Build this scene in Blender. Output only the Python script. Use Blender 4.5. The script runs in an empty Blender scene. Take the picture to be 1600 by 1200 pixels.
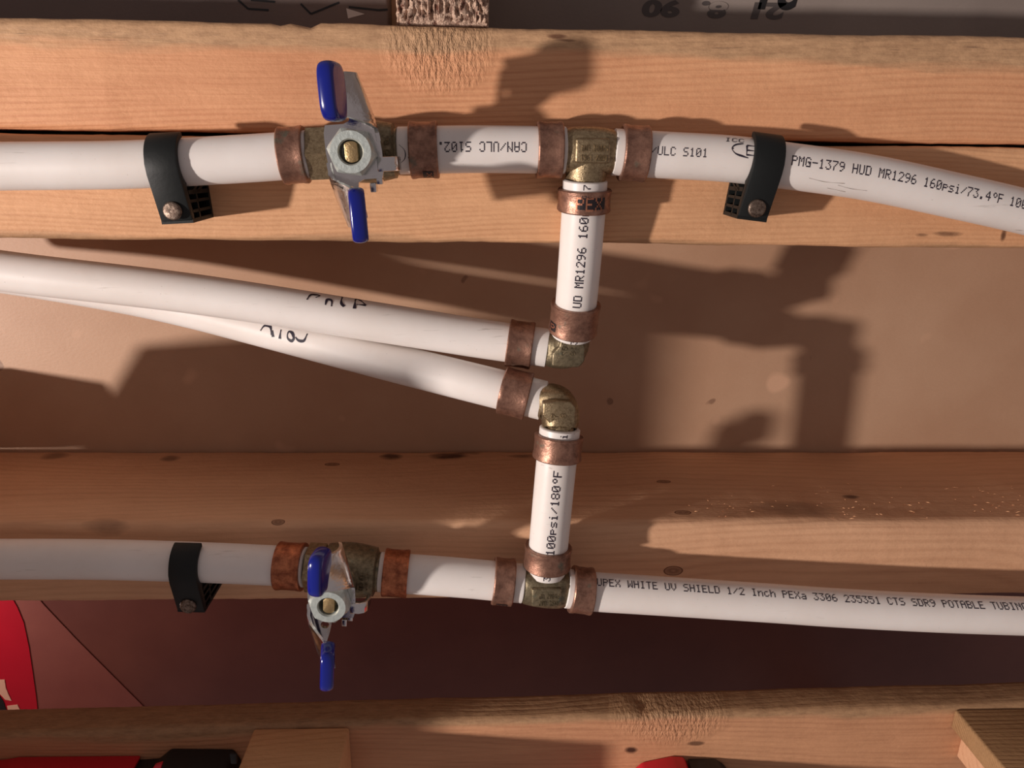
import bpy, bmesh, math, random
from mathutils import Vector, Matrix, noise
random.seed(7)
C = bpy.context.scene.collection
PI = math.pi
# ------------------------------------------------------------------ camera
F = 1151.0; H = .363
ed = Vector((-40, -360, F)).normalized()
ex = Vector((1, .0031, .035)); ex = (ex - ed*ex.dot(ed)).normalized()
ev = ed.cross(ex)
cam = bpy.data.cameras.new('camera'); co = bpy.data.objects.new('camera', cam); C.objects.link(co)
cam.sensor_width = 36; cam.lens = F/1600*36; cam.clip_start = .01; cam.clip_end = 50
right = Vector((ex.x, -ev.x, -ed.x)); up = -Vector((ex.y, -ev.y, -ed.y)); back = -Vector((ex.z, -ev.z, -ed.z))
M4 = Matrix((right, up, back)).transposed().to_4x4(); M4.translation = (0, 0, H); co.matrix_world = M4
bpy.context.scene.camera = co
def at(px, py, z):
    r = Vector(((px-800)/F, (py-600)/F, 1)); w = Vector((r.dot(ex), -r.dot(ev), -r.dot(ed)))
    return Vector((0, 0, H)) + w*((z-H)/w.z)
# ------------------------------------------------------------------ light
S = bpy.context.scene
S.view_settings.view_transform = 'Standard'; S.view_settings.look = 'None'
S.view_settings.gamma = 1; S.view_settings.use_curve_mapping = False; S.view_settings.exposure = 0
W = bpy.data.worlds.new('room'); S.world = W; W.use_nodes = True
W.node_tree.nodes['Background'].inputs[0].default_value = (1, .84, .82, 1)
W.node_tree.nodes['Background'].inputs[1].default_value = .22
def lamp(name, kind, loc, energy, color, size, target=None):
    l = bpy.data.lights.new(name, kind); l.energy = energy; l.color = color
    if kind == 'AREA': l.size = size; l.shape = 'DISK'
    else: l.shadow_soft_size = size
    o = bpy.data.objects.new(name, l); C.objects.link(o); o.location = loc
    if target is not None: o.rotation_euler = (Vector(target)-Vector(loc)).to_track_quat('-Z', 'Y').to_euler()
    return o
lamp('work_lamp', 'POINT', (-1.05, -.165, .78), 72.0, (1, .90, .84), .024)
lamp('gap_fill', 'AREA', (-.58, -.33, -.09), .55, (1, .80, .76), .10, (0, -.36, -.22))  # added fill without a visible source, brightens the left end of the gap
# ------------------------------------------------------------------ materials
def mat(name):
    m = bpy.data.materials.new(name); m.use_nodes = True
    return m, m.node_tree, m.node_tree.nodes['Principled BSDF']
class N:
    def __init__(s, nt): s.nt = nt
    def new(s, t, **k):
        n = s.nt.nodes.new(t)
        for a, b in k.items(): setattr(n, a, b)
        return n
    def link(s, a, b): s.nt.links.new(a, b)
    def val(s, inp, v):
        if isinstance(v, (int, float)): inp.default_value = v
        elif isinstance(v, tuple): inp.default_value = v
        else: s.link(v, inp)
    def math(s, op, a, b=0, c=0, clamp=False):
        n = s.new('ShaderNodeMath', operation=op, use_clamp=clamp)
        s.val(n.inputs[0], a); s.val(n.inputs[1], b); s.val(n.inputs[2], c); return n.outputs[0]
    def mix(s, f, a, b, blend='MIX'):
        n = s.new('ShaderNodeMix', data_type='RGBA', blend_type=blend)
        s.val(n.inputs[0], f); s.val(n.inputs[6], a); s.val(n.inputs[7], b); return n.outputs[2]
    def ramp(s, f, stops, interp='LINEAR'):
        n = s.new('ShaderNodeValToRGB'); cr = n.color_ramp; cr.interpolation = interp
        while len(cr.elements) < len(stops): cr.elements.new(.5)
        for e, (p, c) in zip(cr.elements, stops): e.position = p; e.color = c if isinstance(c, tuple) else (c, c, c, 1)
        s.link(f, n.inputs[0]); return n.outputs[0]
    def coords(s, scale=(1, 1, 1), loc=(0, 0, 0), rot=(0, 0, 0)):
        t = s.new('ShaderNodeTexCoord'); m = s.new('ShaderNodeMapping')
        s.link(t.outputs['Object'], m.inputs[0]); m.inputs['Scale'].default_value = scale
        m.inputs['Location'].default_value = loc; m.inputs['Rotation'].default_value = rot; return m.outputs[0]
    def noise(s, vec, scale=1, detail=4, rough=.6, dist=0):
        n = s.new('ShaderNodeTexNoise'); s.link(vec, n.inputs['Vector']); n.inputs['Scale'].default_value = scale
        n.inputs['Detail'].default_value = detail; n.inputs['Roughness'].default_value = rough
        n.inputs['Distortion'].default_value = dist; return n.outputs['Fac']
    def bump(s, h, strength, dist, nrm=None):
        n = s.new('ShaderNodeBump'); n.inputs['Strength'].default_value = strength; n.inputs['Distance'].default_value = dist
        s.link(h, n.inputs['Height'])
        if nrm is not None: s.link(nrm, n.inputs['Normal'])
        return n.outputs[0]
def c4(r, g, b):
    f = lambda v: ((v/255+.055)/1.055)**2.4 if v > 10 else v/255/12.92
    return (f(r), f(g), f(b), 1)

def wood(name, light, dark, grey=None, band=None, seed=0, ringscale=1.0, knots=(), rough_spots=(), axis='Y', tilt=0.0, contrast=1.0, spots=()):
    """lumber running along X.  band=(coordinate, edge, sign): weathered strip; knots=(x,y,z,r)"""
    m, nt, bs = mat(name); n = N(nt)
    tc = n.new('ShaderNodeTexCoord'); sep = n.new('ShaderNodeSeparateXYZ'); n.link(tc.outputs['Object'], sep.inputs[0])
    X, Y, Z = sep.outputs
    # growth ring field: warped distance across the board
    wv = n.coords((2.2, 9, 9), (seed, seed*1.7, 0)); w1 = n.noise(wv, 1, 2, .5)
    cr = n.new('ShaderNodeCombineXYZ')
    q = n.math('ADD', n.math('MULTIPLY', Y, 1.0), n.math('MULTIPLY', Z, .8))
    q = n.math('ADD', q, n.math('MULTIPLY', n.math('SUBTRACT', w1, .5), .055*ringscale))
    q = n.math('ADD', q, n.math('MULTIPLY', X, tilt))
    kmask = None
    for (kx, ky, kz, kr) in knots:
        dx = n.math('MULTIPLY', n.math('SUBTRACT', X, kx), .55); dy = n.math('SUBTRACT', Y, ky); dz = n.math('SUBTRACT', Z, kz)
        d = n.math('SQRT', n.math('ADD', n.math('ADD', n.math('MULTIPLY', dx, dx), n.math('MULTIPLY', dy, dy)), n.math('MULTIPLY', dz, dz)))
        g = n.math('MULTIPLY', n.math('POWER', 2.718, n.math('MULTIPLY', n.math('DIVIDE', d, kr*2.2), -1)), kr*1.2)
        q = n.math('ADD', q, g)
        k = n.math('DIVIDE', d, kr); kmask = k if kmask is None else n.math('MINIMUM', kmask, k)
    s = n.math('SINE', n.math('MULTIPLY', q, 2*PI*430/ringscale))
    s = n.math('MULTIPLY_ADD', s, .5, .5); s = n.math('POWER', s, 2.5)
    s = n.math('MULTIPLY', s, n.ramp(n.noise(n.coords((6, 45, 45), (seed, 6, 1)), 1, 3, .6), [(.35, .1), (.65, 1.)]))
    fine = n.noise(n.coords((28, 900, 900), (seed, 0, 0)), 1, 3, .6)
    broad = n.noise(n.coords((5, 22, 22), (seed*3, 1, 2)), 1, 3, .6)
    blot = n.noise(n.coords((60, 160, 160), (seed, 4, 0)), 1, 4, .65)
    f = n.math('ADD', n.math('MULTIPLY', s, .30*contrast), n.math('MULTIPLY', n.math('SUBTRACT', fine, .5), .5*contrast))
    f = n.math('ADD', f, n.math('MULTIPLY', n.math('SUBTRACT', broad, .5), 1.1))
    f = n.math('ADD', f, n.math('MULTIPLY', n.math('SUBTRACT', blot, .5), .35))
    f = n.math('ADD', f, .25, clamp=True)
    col = n.mix(f, light, dark)
    if band:
        ax, edge, sign = band
        a = {'Y': Y, 'Z': Z}[ax]
        v = n.math('MULTIPLY', n.math('SUBTRACT', a, edge), sign*400)
        v = n.math('ADD', v, n.math('MULTIPLY', n.math('SUBTRACT', n.noise(n.coords((9, 60, 60), (seed, 9, 0)), 1, 4, .6), .5), 6.0))
        v = n.math('MULTIPLY_ADD', v, .9, .5, clamp=True)
        gn = n.noise(n.coords((150, 500, 500)), 1, 4, .7)
        gcol = n.mix(n.ramp(gn, [(.35, 0.), (.7, 1.)]), grey, (grey[0]*.62, grey[1]*.6, grey[2]*.6, 1))
        ck = n.noise(n.coords((45, 1300, 1300), (3, seed, 0)), 1, 3, .6)
        gcol = n.mix(n.ramp(ck, [(.66, 0.), (.74, .75)]), gcol, (.05, .04, .035, 1))
        col = n.mix(n.math('MULTIPLY', v, .85), col, gcol)
    if kmask is not None:
        core = n.ramp(kmask, [(0, .35), (.35, .75), (.8, .5), (.92, .95), (1.0, .9), (1.15, 0.)])
        col = n.mix(core, col, (dark[0]*.30, dark[1]*.22, dark[2]*.2, 1))
    for (sx, sy, sz, rx, ry, amt) in spots:
        dx = n.math('DIVIDE', n.math('SUBTRACT', X, sx), rx); dy = n.math('DIVIDE', n.math('SUBTRACT', Y, sy), ry); dz = n.math('DIVIDE', n.math('SUBTRACT', Z, sz), ry)
        d = n.math('ADD', n.math('ADD', n.math('MULTIPLY', dx, dx), n.math('MULTIPLY', dy, dy)), n.math('MULTIPLY', dz, dz))
        d = n.math('ADD', d, n.math('MULTIPLY', n.math('SUBTRACT', blot, .5), 2.0))
        col = n.mix(n.math('MULTIPLY', n.math('SUBTRACT', 1.2, d, clamp=True), amt), col, (dark[0]*.22, dark[1]*.2, dark[2]*.22, 1))
    n.link(col, bs.inputs['Base Color']); bs.inputs['Roughness'].default_value = .62
    bs.inputs['Specular IOR Level'].default_value = .3
    h = n.math('ADD', n.math('MULTIPLY', fine, .6), n.math('MULTIPLY', s, -.35))
    fz = n.noise(n.coords((260, 420, 420), (seed, 0, 3)), 1, 4, .65)
    h = n.math('ADD', h, n.math('MULTIPLY', fz, .8))
    nr = n.bump(h, .55, .0006)
    for (rx0, ry0, rz0, rr, rs) in rough_spots:
        dx = n.math('DIVIDE', n.math('SUBTRACT', X, rx0), rr); dy = n.math('DIVIDE', n.math('SUBTRACT', Y, ry0), rs)
        d = n.math('ADD', n.math('MULTIPLY', dx, dx), n.math('MULTIPLY', dy, dy))
        mk = n.math('MULTIPLY', n.math('SUBTRACT', n.math('ADD', 1.0, n.math('MULTIPLY', n.math('SUBTRACT', broad, .5), 1.6)), d, clamp=True), .8)
        rn = n.noise(n.coords((700, 300, 300), (seed, 2, 1)), 1, 3, .6)
        nr = n.bump(n.math('MULTIPLY', rn, mk), 1.0, .0022, nr)
    n.link(nr, bs.inputs['Normal'])
    return m

def metal(name, base, dark, rough=.4, metallic=.9, patina=None, scale=260, lo=.45, hi=.65, scratch=True, bumpd=.0003):
    m, nt, bs = mat(name); n = N(nt)
    v = n.coords(); a = n.noise(v, scale, 5, .7); b = n.noise(v, scale*3.2, 3, .6)
    col = n.mix(n.ramp(a, [(lo-.1, 0.), (hi, 1.)]), base, dark)
    if patina:
        pn = n.noise(n.coords((1, 1, 1), (3, 1, 5)), scale*.38, 4, .6)
        pm = n.ramp(pn, [(.60, 0.), (.70, .8)])
        col = n.mix(pm, col, patina)
        n.link(n.math('SUBTRACT', metallic, n.math('MULTIPLY', pm, .7), clamp=True), bs.inputs['Metallic'])
    else: bs.inputs['Metallic'].default_value = metallic
    n.link(col, bs.inputs['Base Color'])
    n.link(n.math('MULTIPLY_ADD', a, .45, rough-.2), bs.inputs['Roughness'])
    n.link(n.bump(n.math('ADD', a, n.math('MULTIPLY', b, .5)), .6, bumpd), bs.inputs['Normal'])
    return m

def plain(name, col, rough=.5, spec=.5, noise_amt=0., scale=200, bumpd=0, metallic=0, coat=0):
    m, nt, bs = mat(name); n = N(nt)
    v = n.coords(); a = n.noise(v, scale, 4, .6)
    n.link(n.mix(n.math('MULTIPLY', a, noise_amt), col, (col[0]*.4, col[1]*.4, col[2]*.4, 1)), bs.inputs['Base Color'])
    bs.inputs['Roughness'].default_value = rough; bs.inputs['Specular IOR Level'].default_value = spec
    bs.inputs['Metallic'].default_value = metallic; bs.inputs['Coat Weight'].default_value = coat
    if bumpd: n.link(n.bump(a, .6, bumpd), bs.inputs['Normal'])
    return m

def pex_mat():
    m, nt, bs = mat('white_pex'); n = N(nt)
    a = n.noise(n.coords((30, 30, 30)), 1, 4, .6)
    sc = n.noise(n.coords((70, 900, 500), (1, 2, 3)), 1, 3, .6); sc2 = n.noise(n.coords((25, 25, 25), (4, 2, 3)), 1, 2, .6)
    sp = n.noise(n.coords((1500, 1500, 1500), (1, 5, 3)), 1, 1, .5)
    col = n.mix(n.ramp(a, [(.35, 0.), (.75, .5)]), c4(236, 229, 224), c4(218, 206, 196))
    col = n.mix(n.math('MULTIPLY', n.ramp(sc, [(.64, 0.), (.74, 1.)]), n.ramp(sc2, [(.5, 0.), (.62, .45)])), col, c4(140, 125, 112))
    col = n.mix(n.ramp(sp, [(.78, 0.), (.82, .5)]), col, c4(120, 105, 95))
    n.link(col, bs.inputs['Base Color']); bs.inputs['Roughness'].default_value = .38
    bs.inputs['Specular IOR Level'].default_value = .4
    bs.inputs['Subsurface Weight'].default_value = .12; bs.inputs['Subsurface Radius'].default_value = (.004, .003, .0025); bs.inputs['Subsurface Scale'].default_value = 1
    n.link(n.bump(a, .3, .0006), bs.inputs['Normal'])
    return m
M = {}
M['pex'] = pex_mat()
M['ink'] = plain('black_ink', c4(34, 26, 44), .6)
M['copper'] = metal('aged_copper', c4(172, 130, 110), c4(122, 88, 74), .40, .75, c4(84, 88, 74), 300)
M['copper_bright'] = metal('warm_copper', c4(206, 130, 92), c4(140, 80, 58), .40, .9, None, 300)
M['brass'] = metal('dull_brass', c4(176, 156, 124), c4(124, 106, 80), .36, .85, None, 900, bumpd=.00025)
M['brass_dark'] = metal('tarnished_brass', c4(150, 136, 110), c4(104, 94, 74), .42, .8, c4(70, 84, 72), 520, bumpd=.0003)
M['brass_stem'] = metal('stem_brass', c4(206, 180, 134), c4(170, 142, 100), .34, .9, None, 500)
M['chrome'] = metal('bright_chrome', c4(225, 222, 220), c4(215, 213, 214), .13, 1.0, None, 220, bumpd=.0001)
M['zinc'] = metal('zinc_plate', c4(206, 214, 208), c4(176, 184, 180), .42, .55, None, 300)
M['blue'] = plain('blue_vinyl', c4(8, 25, 122), .18, .5, 0, 300, 0, 0, .3)
M['black'] = plain('black_plastic', c4(20, 23, 23), .55, .35, .4, 500, .0001)
M['blackprint'] = plain('ring_black_print', c4(28, 20, 24), .45)
M['nail'] = metal('nail_steel', c4(150, 132, 118), c4(70, 52, 44), .4, .85, None, 700)
# ------------------------------------------------------------------ object helpers
def tag(o, label=None, cat=None, group=None, kind=None):
    if label: o['label'] = label
    if cat: o['category'] = cat
    if group: o['group'] = group
    if kind: o['kind'] = kind
    return o
def link_bm(name, bm, m, parent=None, smooth=None):
    me = bpy.data.meshes.new(name); bmesh.ops.recalc_face_normals(bm, faces=bm.faces); bm.to_mesh(me); bm.free()
    if m: me.materials.append(m)
    if smooth is not None:
        me.shade_smooth(); me.set_sharp_from_angle(angle=math.radians(smooth))
    o = bpy.data.objects.new(name, me); C.objects.link(o); o.parent = parent
    return o
def empty(name, loc=(0, 0, 0), rz=0):
    o = bpy.data.objects.new(name, None); C.objects.link(o); o.location = loc; o.rotation_euler.z = rz; o.empty_display_size = .01
    return o
def add_loft(bm, rings, close=True, caps=True):
    """rings: list of point lists (closed loops)"""
    vr = [[bm.verts.new(p) for p in r] for r in rings]
    for a, b in zip(vr, vr[1:]):
        k = len(a)
        for i in range(k): bm.faces.new((a[i], a[(i+1) % k], b[(i+1) % k], b[i]))
    if caps:
        bm.faces.new(vr[0][::-1]); bm.faces.new(vr[-1])
    return vr
def add_box(bm, x0, x1, y0, y1, z0, z1, bev=0, mtx=None):
    t = bmesh.new(); bmesh.ops.create_cube(t, size=1)
    for v in t.verts: v.co = Vector(((x0+x1)/2+v.co.x*(x1-x0), (y0+y1)/2+v.co.y*(y1-y0), (z0+z1)/2+v.co.z*(z1-z0)))
    if bev: bmesh.ops.bevel(t, geom=t.edges[:], offset=bev, segments=3, affect='EDGES', profile=.5)
    if mtx: t.transform(mtx)
    merge(bm, t)
def merge(bm, t):
    me = bpy.data.meshes.new('tmp'); t.to_mesh(me); t.free(); bm.from_mesh(me); bpy.data.meshes.remove(me)
def add_extrude(bm, poly, axis_fn, w0, w1, bev=0):
    """poly: 2-D outline; axis_fn(u,v,w)->xyz"""
    t = bmesh.new()
    a = [t.verts.new(axis_fn(u, v, w0)) for u, v in poly]; b = [t.verts.new(axis_fn(u, v, w1)) for u, v in poly]
    k = len(poly); t.faces.new(a[::-1]); t.faces.new(b)
    for i in range(k): t.faces.new((a[i], a[(i+1) % k], b[(i+1) % k], b[i]))
    bmesh.ops.recalc_face_normals(t, faces=t.faces)
    if bev:
        big = [e for e in t.edges if len(e.link_faces) == 2 and e.calc_face_angle() > .5]
        bmesh.ops.bevel(t, geom=big, offset=bev, segments=2, affect='EDGES', profile=.5)
    merge(bm, t)

class Path:
    def __init__(s, pts, step=.002):
        P = [Vector(p) for p in pts]
        if len(P) == 2: P = [P[0], P[0].lerp(P[1], .5), P[1]]
        P = [P[0]*2-P[1]]+P+[P[-1]*2-P[-2]]; out = []
        for i in range(1, len(P)-2):
            p0, p1, p2, p3 = P[i-1:i+3]
            t0 = 0; t1 = (p1-p0).length**.5; t2 = t1+(p2-p1).length**.5; t3 = t2+(p3-p2).length**.5
            k = max(2, int((p2-p1).length/step))
            for j in range(k):
                t = t1+(t2-t1)*j/k
                A1 = p0*((t1-t)/(t1-t0))+p1*((t-t0)/(t1-t0)); A2 = p1*((t2-t)/(t2-t1))+p2*((t-t1)/(t2-t1)); A3 = p2*((t3-t)/(t3-t2))+p3*((t-t2)/(t3-t2))
                B1 = A1*((t2-t)/(t2-t0))+A2*((t-t0)/(t2-t0)); B2 = A2*((t3-t)/(t3-t1))+A3*((t-t1)/(t3-t1))
                out.append(B1*((t2-t)/(t2-t1))+B2*((t-t1)/(t2-t1)))
        out.append(P[-2].copy()); s.p = out; s.s = [0]
        for a, b in zip(out, out[1:]): s.s.append(s.s[-1]+(b-a).length)
        s.L = s.s[-1]
    def pos(s, d):
        import bisect
        i = min(max(bisect.bisect_right(s.s, d)-1, 0), len(s.p)-2)
        f = (d-s.s[i])/(s.s[i+1]-s.s[i]); return s.p[i].lerp(s.p[i+1], f) if 0 <= f <= 1 else s.p[i]+(s.p[i+1]-s.p[i])*f
    def frame(s, d):
        T = (s.pos(d+.002)-s.pos(d-.002)).normalized(); R = T.cross(Vector((0, 0, 1))).normalized(); U = R.cross(T)
        return s.pos(d), T, R, U
    def surf(s, d, th, r):
        p, T, R, U = s.frame(d); return p+U*(math.cos(th)*r)+R*(math.sin(th)*r)
    def near(s, q):   # arc length whose point is nearest to q in plan
        return min(zip(s.s, s.p), key=lambda a: (a[1].xy-Vector(q).xy).length)[0]
    def pix(s, px, py, z=None):   # arc length seen near pixel
        best = min(zip(s.s, s.p), key=lambda a: (at(px, py, a[1].z).xy-a[1].xy).length); return best[0]
R_PEX = .00795
SEG = 40
def tube(name, path, s0, s1, r, m, parent, step=.003, wall=None, prof=None):
    """lathe along the path; prof = list of (s, r) overrides; hollow ends"""
    bm = bmesh.new(); rings = []
    if prof is None:
        k = max(2, int((s1-s0)/step)); prof = [(s0+(s1-s0)*i/k, r) for i in range(k+1)]
        e = .0005
        prof = [(s0, r-e)]+[(s0+e*.8, r)]+prof[1:-1]+[(s1-e*.8, r), (s1, r-e)]
        if wall: prof = [(s0+.008, r-wall), (s0, r-wall)]+prof+[(s1, r-wall), (s1-.008, r-wall)]
    for sd, rr in prof: rings.append([path.surf(sd, 2*PI*i/SEG, rr) for i in range(SEG)])
    add_loft(bm, rings, caps=True)
    return link_bm(name, bm, m, parent, 40)
def ring(path, s0, s1, m, parent, label=None, r=.0095):
    t = .0017; e = .0004
    prof = [(s0, R_PEX+.0001), (s0, r-.0001), (s0+e, r+.0002), (s0+.0016, r+.0001), (s0+.0024, r-.0001), (s1-.0024, r-.0001), (s1-.0016, r+.0001), (s1-e, r+.0002), (s1, r-.0001), (s1, R_PEX+.0001), (s0, R_PEX+.0001)]
    o = tube('crimp_ring', path, s0, s1, r, m, parent, prof=prof)
    if label: o['label'] = label
    return o
# ------------------------------------------------------------------ dot-matrix lettering
G = {
'A':'0E11111F111111','B':'1E11111E11111E','C':'0E11101010110E','D':'1E11111111111E','E':'1F10101E10101F','F':'1F10101E101010','G':'0E11101713110F',
'H':'1111111F111111','I':'0E04040404040E','L':'1010101010101F','M':'111B1515111111','N':'11191513111111','O':'0E11111111110E','P':'1E11111E101010',
'R':'1E11111E141211','S':'0F10100E01011E','T':'1F040404040404','U':'1111111111110E','V':'11111111110A04','W':'11111115151B11','X':'11110A040A1111',
'0':'0E11131519110E','1':'040C040404040E','2':'0E11010204081F','3':'1F02040201110E','4':'02060A121F0202','5':'1F101E0101110E','6':'0608101E11110E',
'7':'1F010204080808','8':'0E11110E11110E','9':'0E11110F01020C','/':'00010204081000','.':'00000000000C0C','-':'0000001F000000','~':'0609090600000000'[:14],
'p':'00001E111E1010','s':'00000F100E011E','i':'04000C0404040E','n':'00001619111111','c':'00000E1010110E','h':'10101619111111','a':'00000E010F110F',' ':'0'*14}
def text_quads(txt, pitch, height):
    dx = pitch/6.2; dy = height/7; out = []
    for k, ch in enumerate(txt):
        g = G[ch]
        for r in range(7):
            b = int(g[2*r:2*r+2], 16)
            for c in range(5):
                if b >> (4-c) & 1: out.append((k*pitch+c*dx, (6-r)*dy-height/2, dx, dy))
    return out
def print_text(path, txt, s0, th0, pitch, height, parent, flip=False, r=R_PEX, m=None, lift=.00006, slant=0, name='printed_text', dens=1.02):
    bm = bmesh.new(); sg = -1 if flip else 1
    for u, v, w, h in text_quads(txt, pitch, height):
        w *= dens; q = []
        for (a, b) in ((0, 0), (1, 0), (1, 1), (0, 1)):
            uu = u+a*w+slant*v; vv = v+b*h*.9
            q.append(bm.verts.new(path.surf(s0+sg*uu, th0-sg*vv/r, r+lift)))
        bm.faces.new(q)
    return link_bm(name, bm, m or M['ink'], parent)
def stroke(path, pts2d, s0, th0, width, parent, flip=False, r=R_PEX, name='handwriting', lift=.00008, m=None):
    """marker strokes given in metres in the surface of the pipe; one mesh"""
    bm = bmesh.new(); sg = -1 if flip else 1
    for line in pts2d:
        P = Path([(a, b, 0) for a, b in line], .0004)
        k = max(4, int(P.L/.0004)); prev = None
        for i in range(k+1):
            p, T, Rr, U = P.frame(P.L*i/k); wd = width*(.75+.35*math.sin(i*.37+len(line)))
            a = p+Rr*wd/2; b = p-Rr*wd/2
            va, vb = [bm.verts.new(path.surf(s0+sg*c.x, th0-sg*c.y/r, r+lift)) for c in (a, b)]
            if prev: bm.faces.new((prev[0], prev[1], vb, va))
            prev = (va, vb)
    return link_bm(name, bm, m or M['ink'], parent)
# ------------------------------------------------------------------ lumber
def lumber(name, x0, x1, y0, y1, z0, z1, m, label, cat='lumber', r=.003, nicks=(), wob=.0005, seed=0, origin=(0, 0, 0), rz=0, group=None, step=.0035):
    bm = bmesh.new(); prof = []
    for cx, cy, a0 in ((y1-r, z1-r, 0), (y0+r, z1-r, 90), (y0+r, z0+r, 180), (y1-r, z0+r, 270)):
        for k in range(5):
            a = math.radians(a0+k*22.5); prof.append((cx+math.cos(a)*r, cz) if False else (cx+math.cos(a)*r, cy+math.sin(a)*r))
    # extra points on the broad sides
    k = max(2, int((x1-x0)/step)); rings = []
    for i in range(k+1):
        x = x0+(x1-x0)*i/k; ring_ = []
        for j, (y, z) in enumerate(prof):
            nv = noise.noise_vector(Vector((x*30, y*25+seed, z*25)))*wob+noise.noise_vector(Vector((x*260, y*150+seed, z*150)))*wob*.45
            yy, zz = y+nv.y, z+nv.z
            for (nx, nw, nd) in nicks:
                if z > z1-.006 and y > (y0+y1)/2 and abs(x-nx) < nw: yy -= nd*(1-abs(x-nx)/nw)*(1 if j < 3 else .5)
            ring_.append((x, yy, zz))
        rings.append(ring_)
    add_loft(bm, rings)
    o = link_bm(name, bm, m, None, 50); o.location = origin; o.rotation_euler.z = rz
    return tag(o, label, cat, group)
def aP(px, py, z=.081): return at(px, py, z)

orange = c4(214, 150, 108); orange_d = c4(160, 96, 66); greyw = c4(184, 150, 118)
k_top = [(at(870, 52, .081).x, at(870, 52, .081).y, .081, .0022)]
roughT = at(690, 75, .081)
m_top = wood('stud_wood_top', c4(232, 174, 130), c4(184, 118, 82), c4(198, 160, 122), ('Y', .0335, 1), 1.3, 1.0, spots=[(k_top[0][0], k_top[0][1]-.001, .081, .0040, .0009, .8), (k_top[0][0]+.004, k_top[0][1]-.0022, .081, .0030, .0005, .6)],
             rough_spots=[(roughT.x, .038, .081, .020, .018)], tilt=-.02)
p1 = at(1480, 372, .081)
m_mid = wood('stud_wood_second', c4(230, 178, 134), c4(184, 128, 90), c4(170, 132, 98), ('Y', -.0315, -1), 4.1, .9, spots=[(p1.x, p1.y+.0015, .081, .0060, .0012, .7), (at(1566, 375, .081).x, at(1566, 375, .081).y+.002, .081, .0012, .0026, .9), (at(1440, 372, .081).x, p1.y+.001, .081, .0030, .0008, .7)], tilt=.012)
lk = lambda px, py, r: (at(px, py, 0).x, 0, 0, r)
def on_side(px, py, yp=-.1498):   # point seen on the vertical upper side of the lower stud
    a = Vector((0, 0, H)); b = at(px, py, 0); t = (yp-a.y)/(b.y-a.y); q = a+(b-a)*t; return q
kn = []
for px, py, r in ((519, 725, .0021), (1037, 752, .0019), (1067, 800, .0021)):
    q = on_side(px, py); kn.append((q.x, q.y, q.z, r))
q = at(433, 814, .081); kn.append((at(433, 812, .0795).x, -.1505, .0785, .0016))
q = at(1052, 892, .081); kn.append((q.x, q.y, .081, .0024))
sp = []
for px, py, rx, ry, am in ((611, 713, .006, .0022, .75), (700, 712, .010, .0025, .8), (730, 706, .008, .002, .5), (815, 712, .008, .0014, .5), (85, 712, .007, .0025, .5), (265, 716, .005, .002, .55), (1330, 775, .004, .0012, .7), (160, 820, .01, .003, .4), (1240, 795, .02, .004, .35)):
    q = on_side(px, py); sp.append((q.x, q.y, q.z, rx, ry*1.9, min(1, am*1.2)))
m_low = wood('stud_wood_lower', c4(228, 180, 142), c4(176, 126, 94), c4(190, 150, 110), None, 7.7, 2.2, knots=kn, tilt=.01, contrast=.7, spots=sp)
m_bot = wood('board_wood_bottom', c4(204, 150, 112), c4(144, 94, 66), c4(176, 140, 104), ('Y', -.003, 1), 2.9, 1.1, spots=[(.052, -.0195, .017, .0034, .0022, 1.0), (.083, -.0165, .017, .0040, .0014, .75)],
             rough_spots=[(.072, -.003, .017, .030, .016)], tilt=.03)
m_blk = wood('offcut_wood', c4(232, 186, 138), c4(190, 138, 96), None, None, 5.5, 1.2)
m_blk2 = wood('grey_offcut_wood', c4(186, 146, 104), c4(130, 96, 66), None, None, 9.5, .8)

def cardboard(name, base, dark, seed=0, spec=.35, stains=True):
    m, nt, bs = mat(name); n = N(nt)
    a = n.noise(n.coords((8, 8, 8), (seed, 0, 0)), 1, 5, .6); b = n.noise(n.coords((500, 900, 500)), 1, 2, .6)
    col = n.mix(n.ramp(a, [(.3, 0.), (.75, 1.)]), base, dark)
    col = n.mix(n.math('MULTIPLY', b, .25), col, dark)
    if stains:
        s = n.noise(n.coords((55, 55, 55), (seed, 3, 0)), 1, 2, .4)
        col = n.mix(n.ramp(s, [(.735, 0.), (.75, .55)]), col, (dark[0]*.3, dark[1]*.25, dark[2]*.25, 1))
        s2 = n.noise(n.coords((42, 42, 42), (seed, 8, 0)), 1, 1, .4)
        col = n.mix(n.ramp(s2, [(.70, 0.), (.76, .35)]), col, (min(1, base[0]*1.5), min(1, base[1]*1.4), min(1, base[2]*1.4), 1))
    n.link(col, bs.inputs['Base Color']); bs.inputs['Roughness'].default_value = .5; bs.inputs['Specular IOR Level'].default_value = spec
    n.link(n.bump(n.math('ADD', b, a), .2, .0003), bs.inputs['Normal'])
    return m
m_board = cardboard('hardboard_brown', c4(196, 160, 132), c4(172, 132, 104), 2)
m_floor = cardboard('floor_brown', c4(134, 84, 66), c4(100, 58, 46), 5, stains=False)
m_grey = cardboard('grey_carton', c4(150, 138, 130), c4(120, 108, 102), 8, stains=False)

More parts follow.
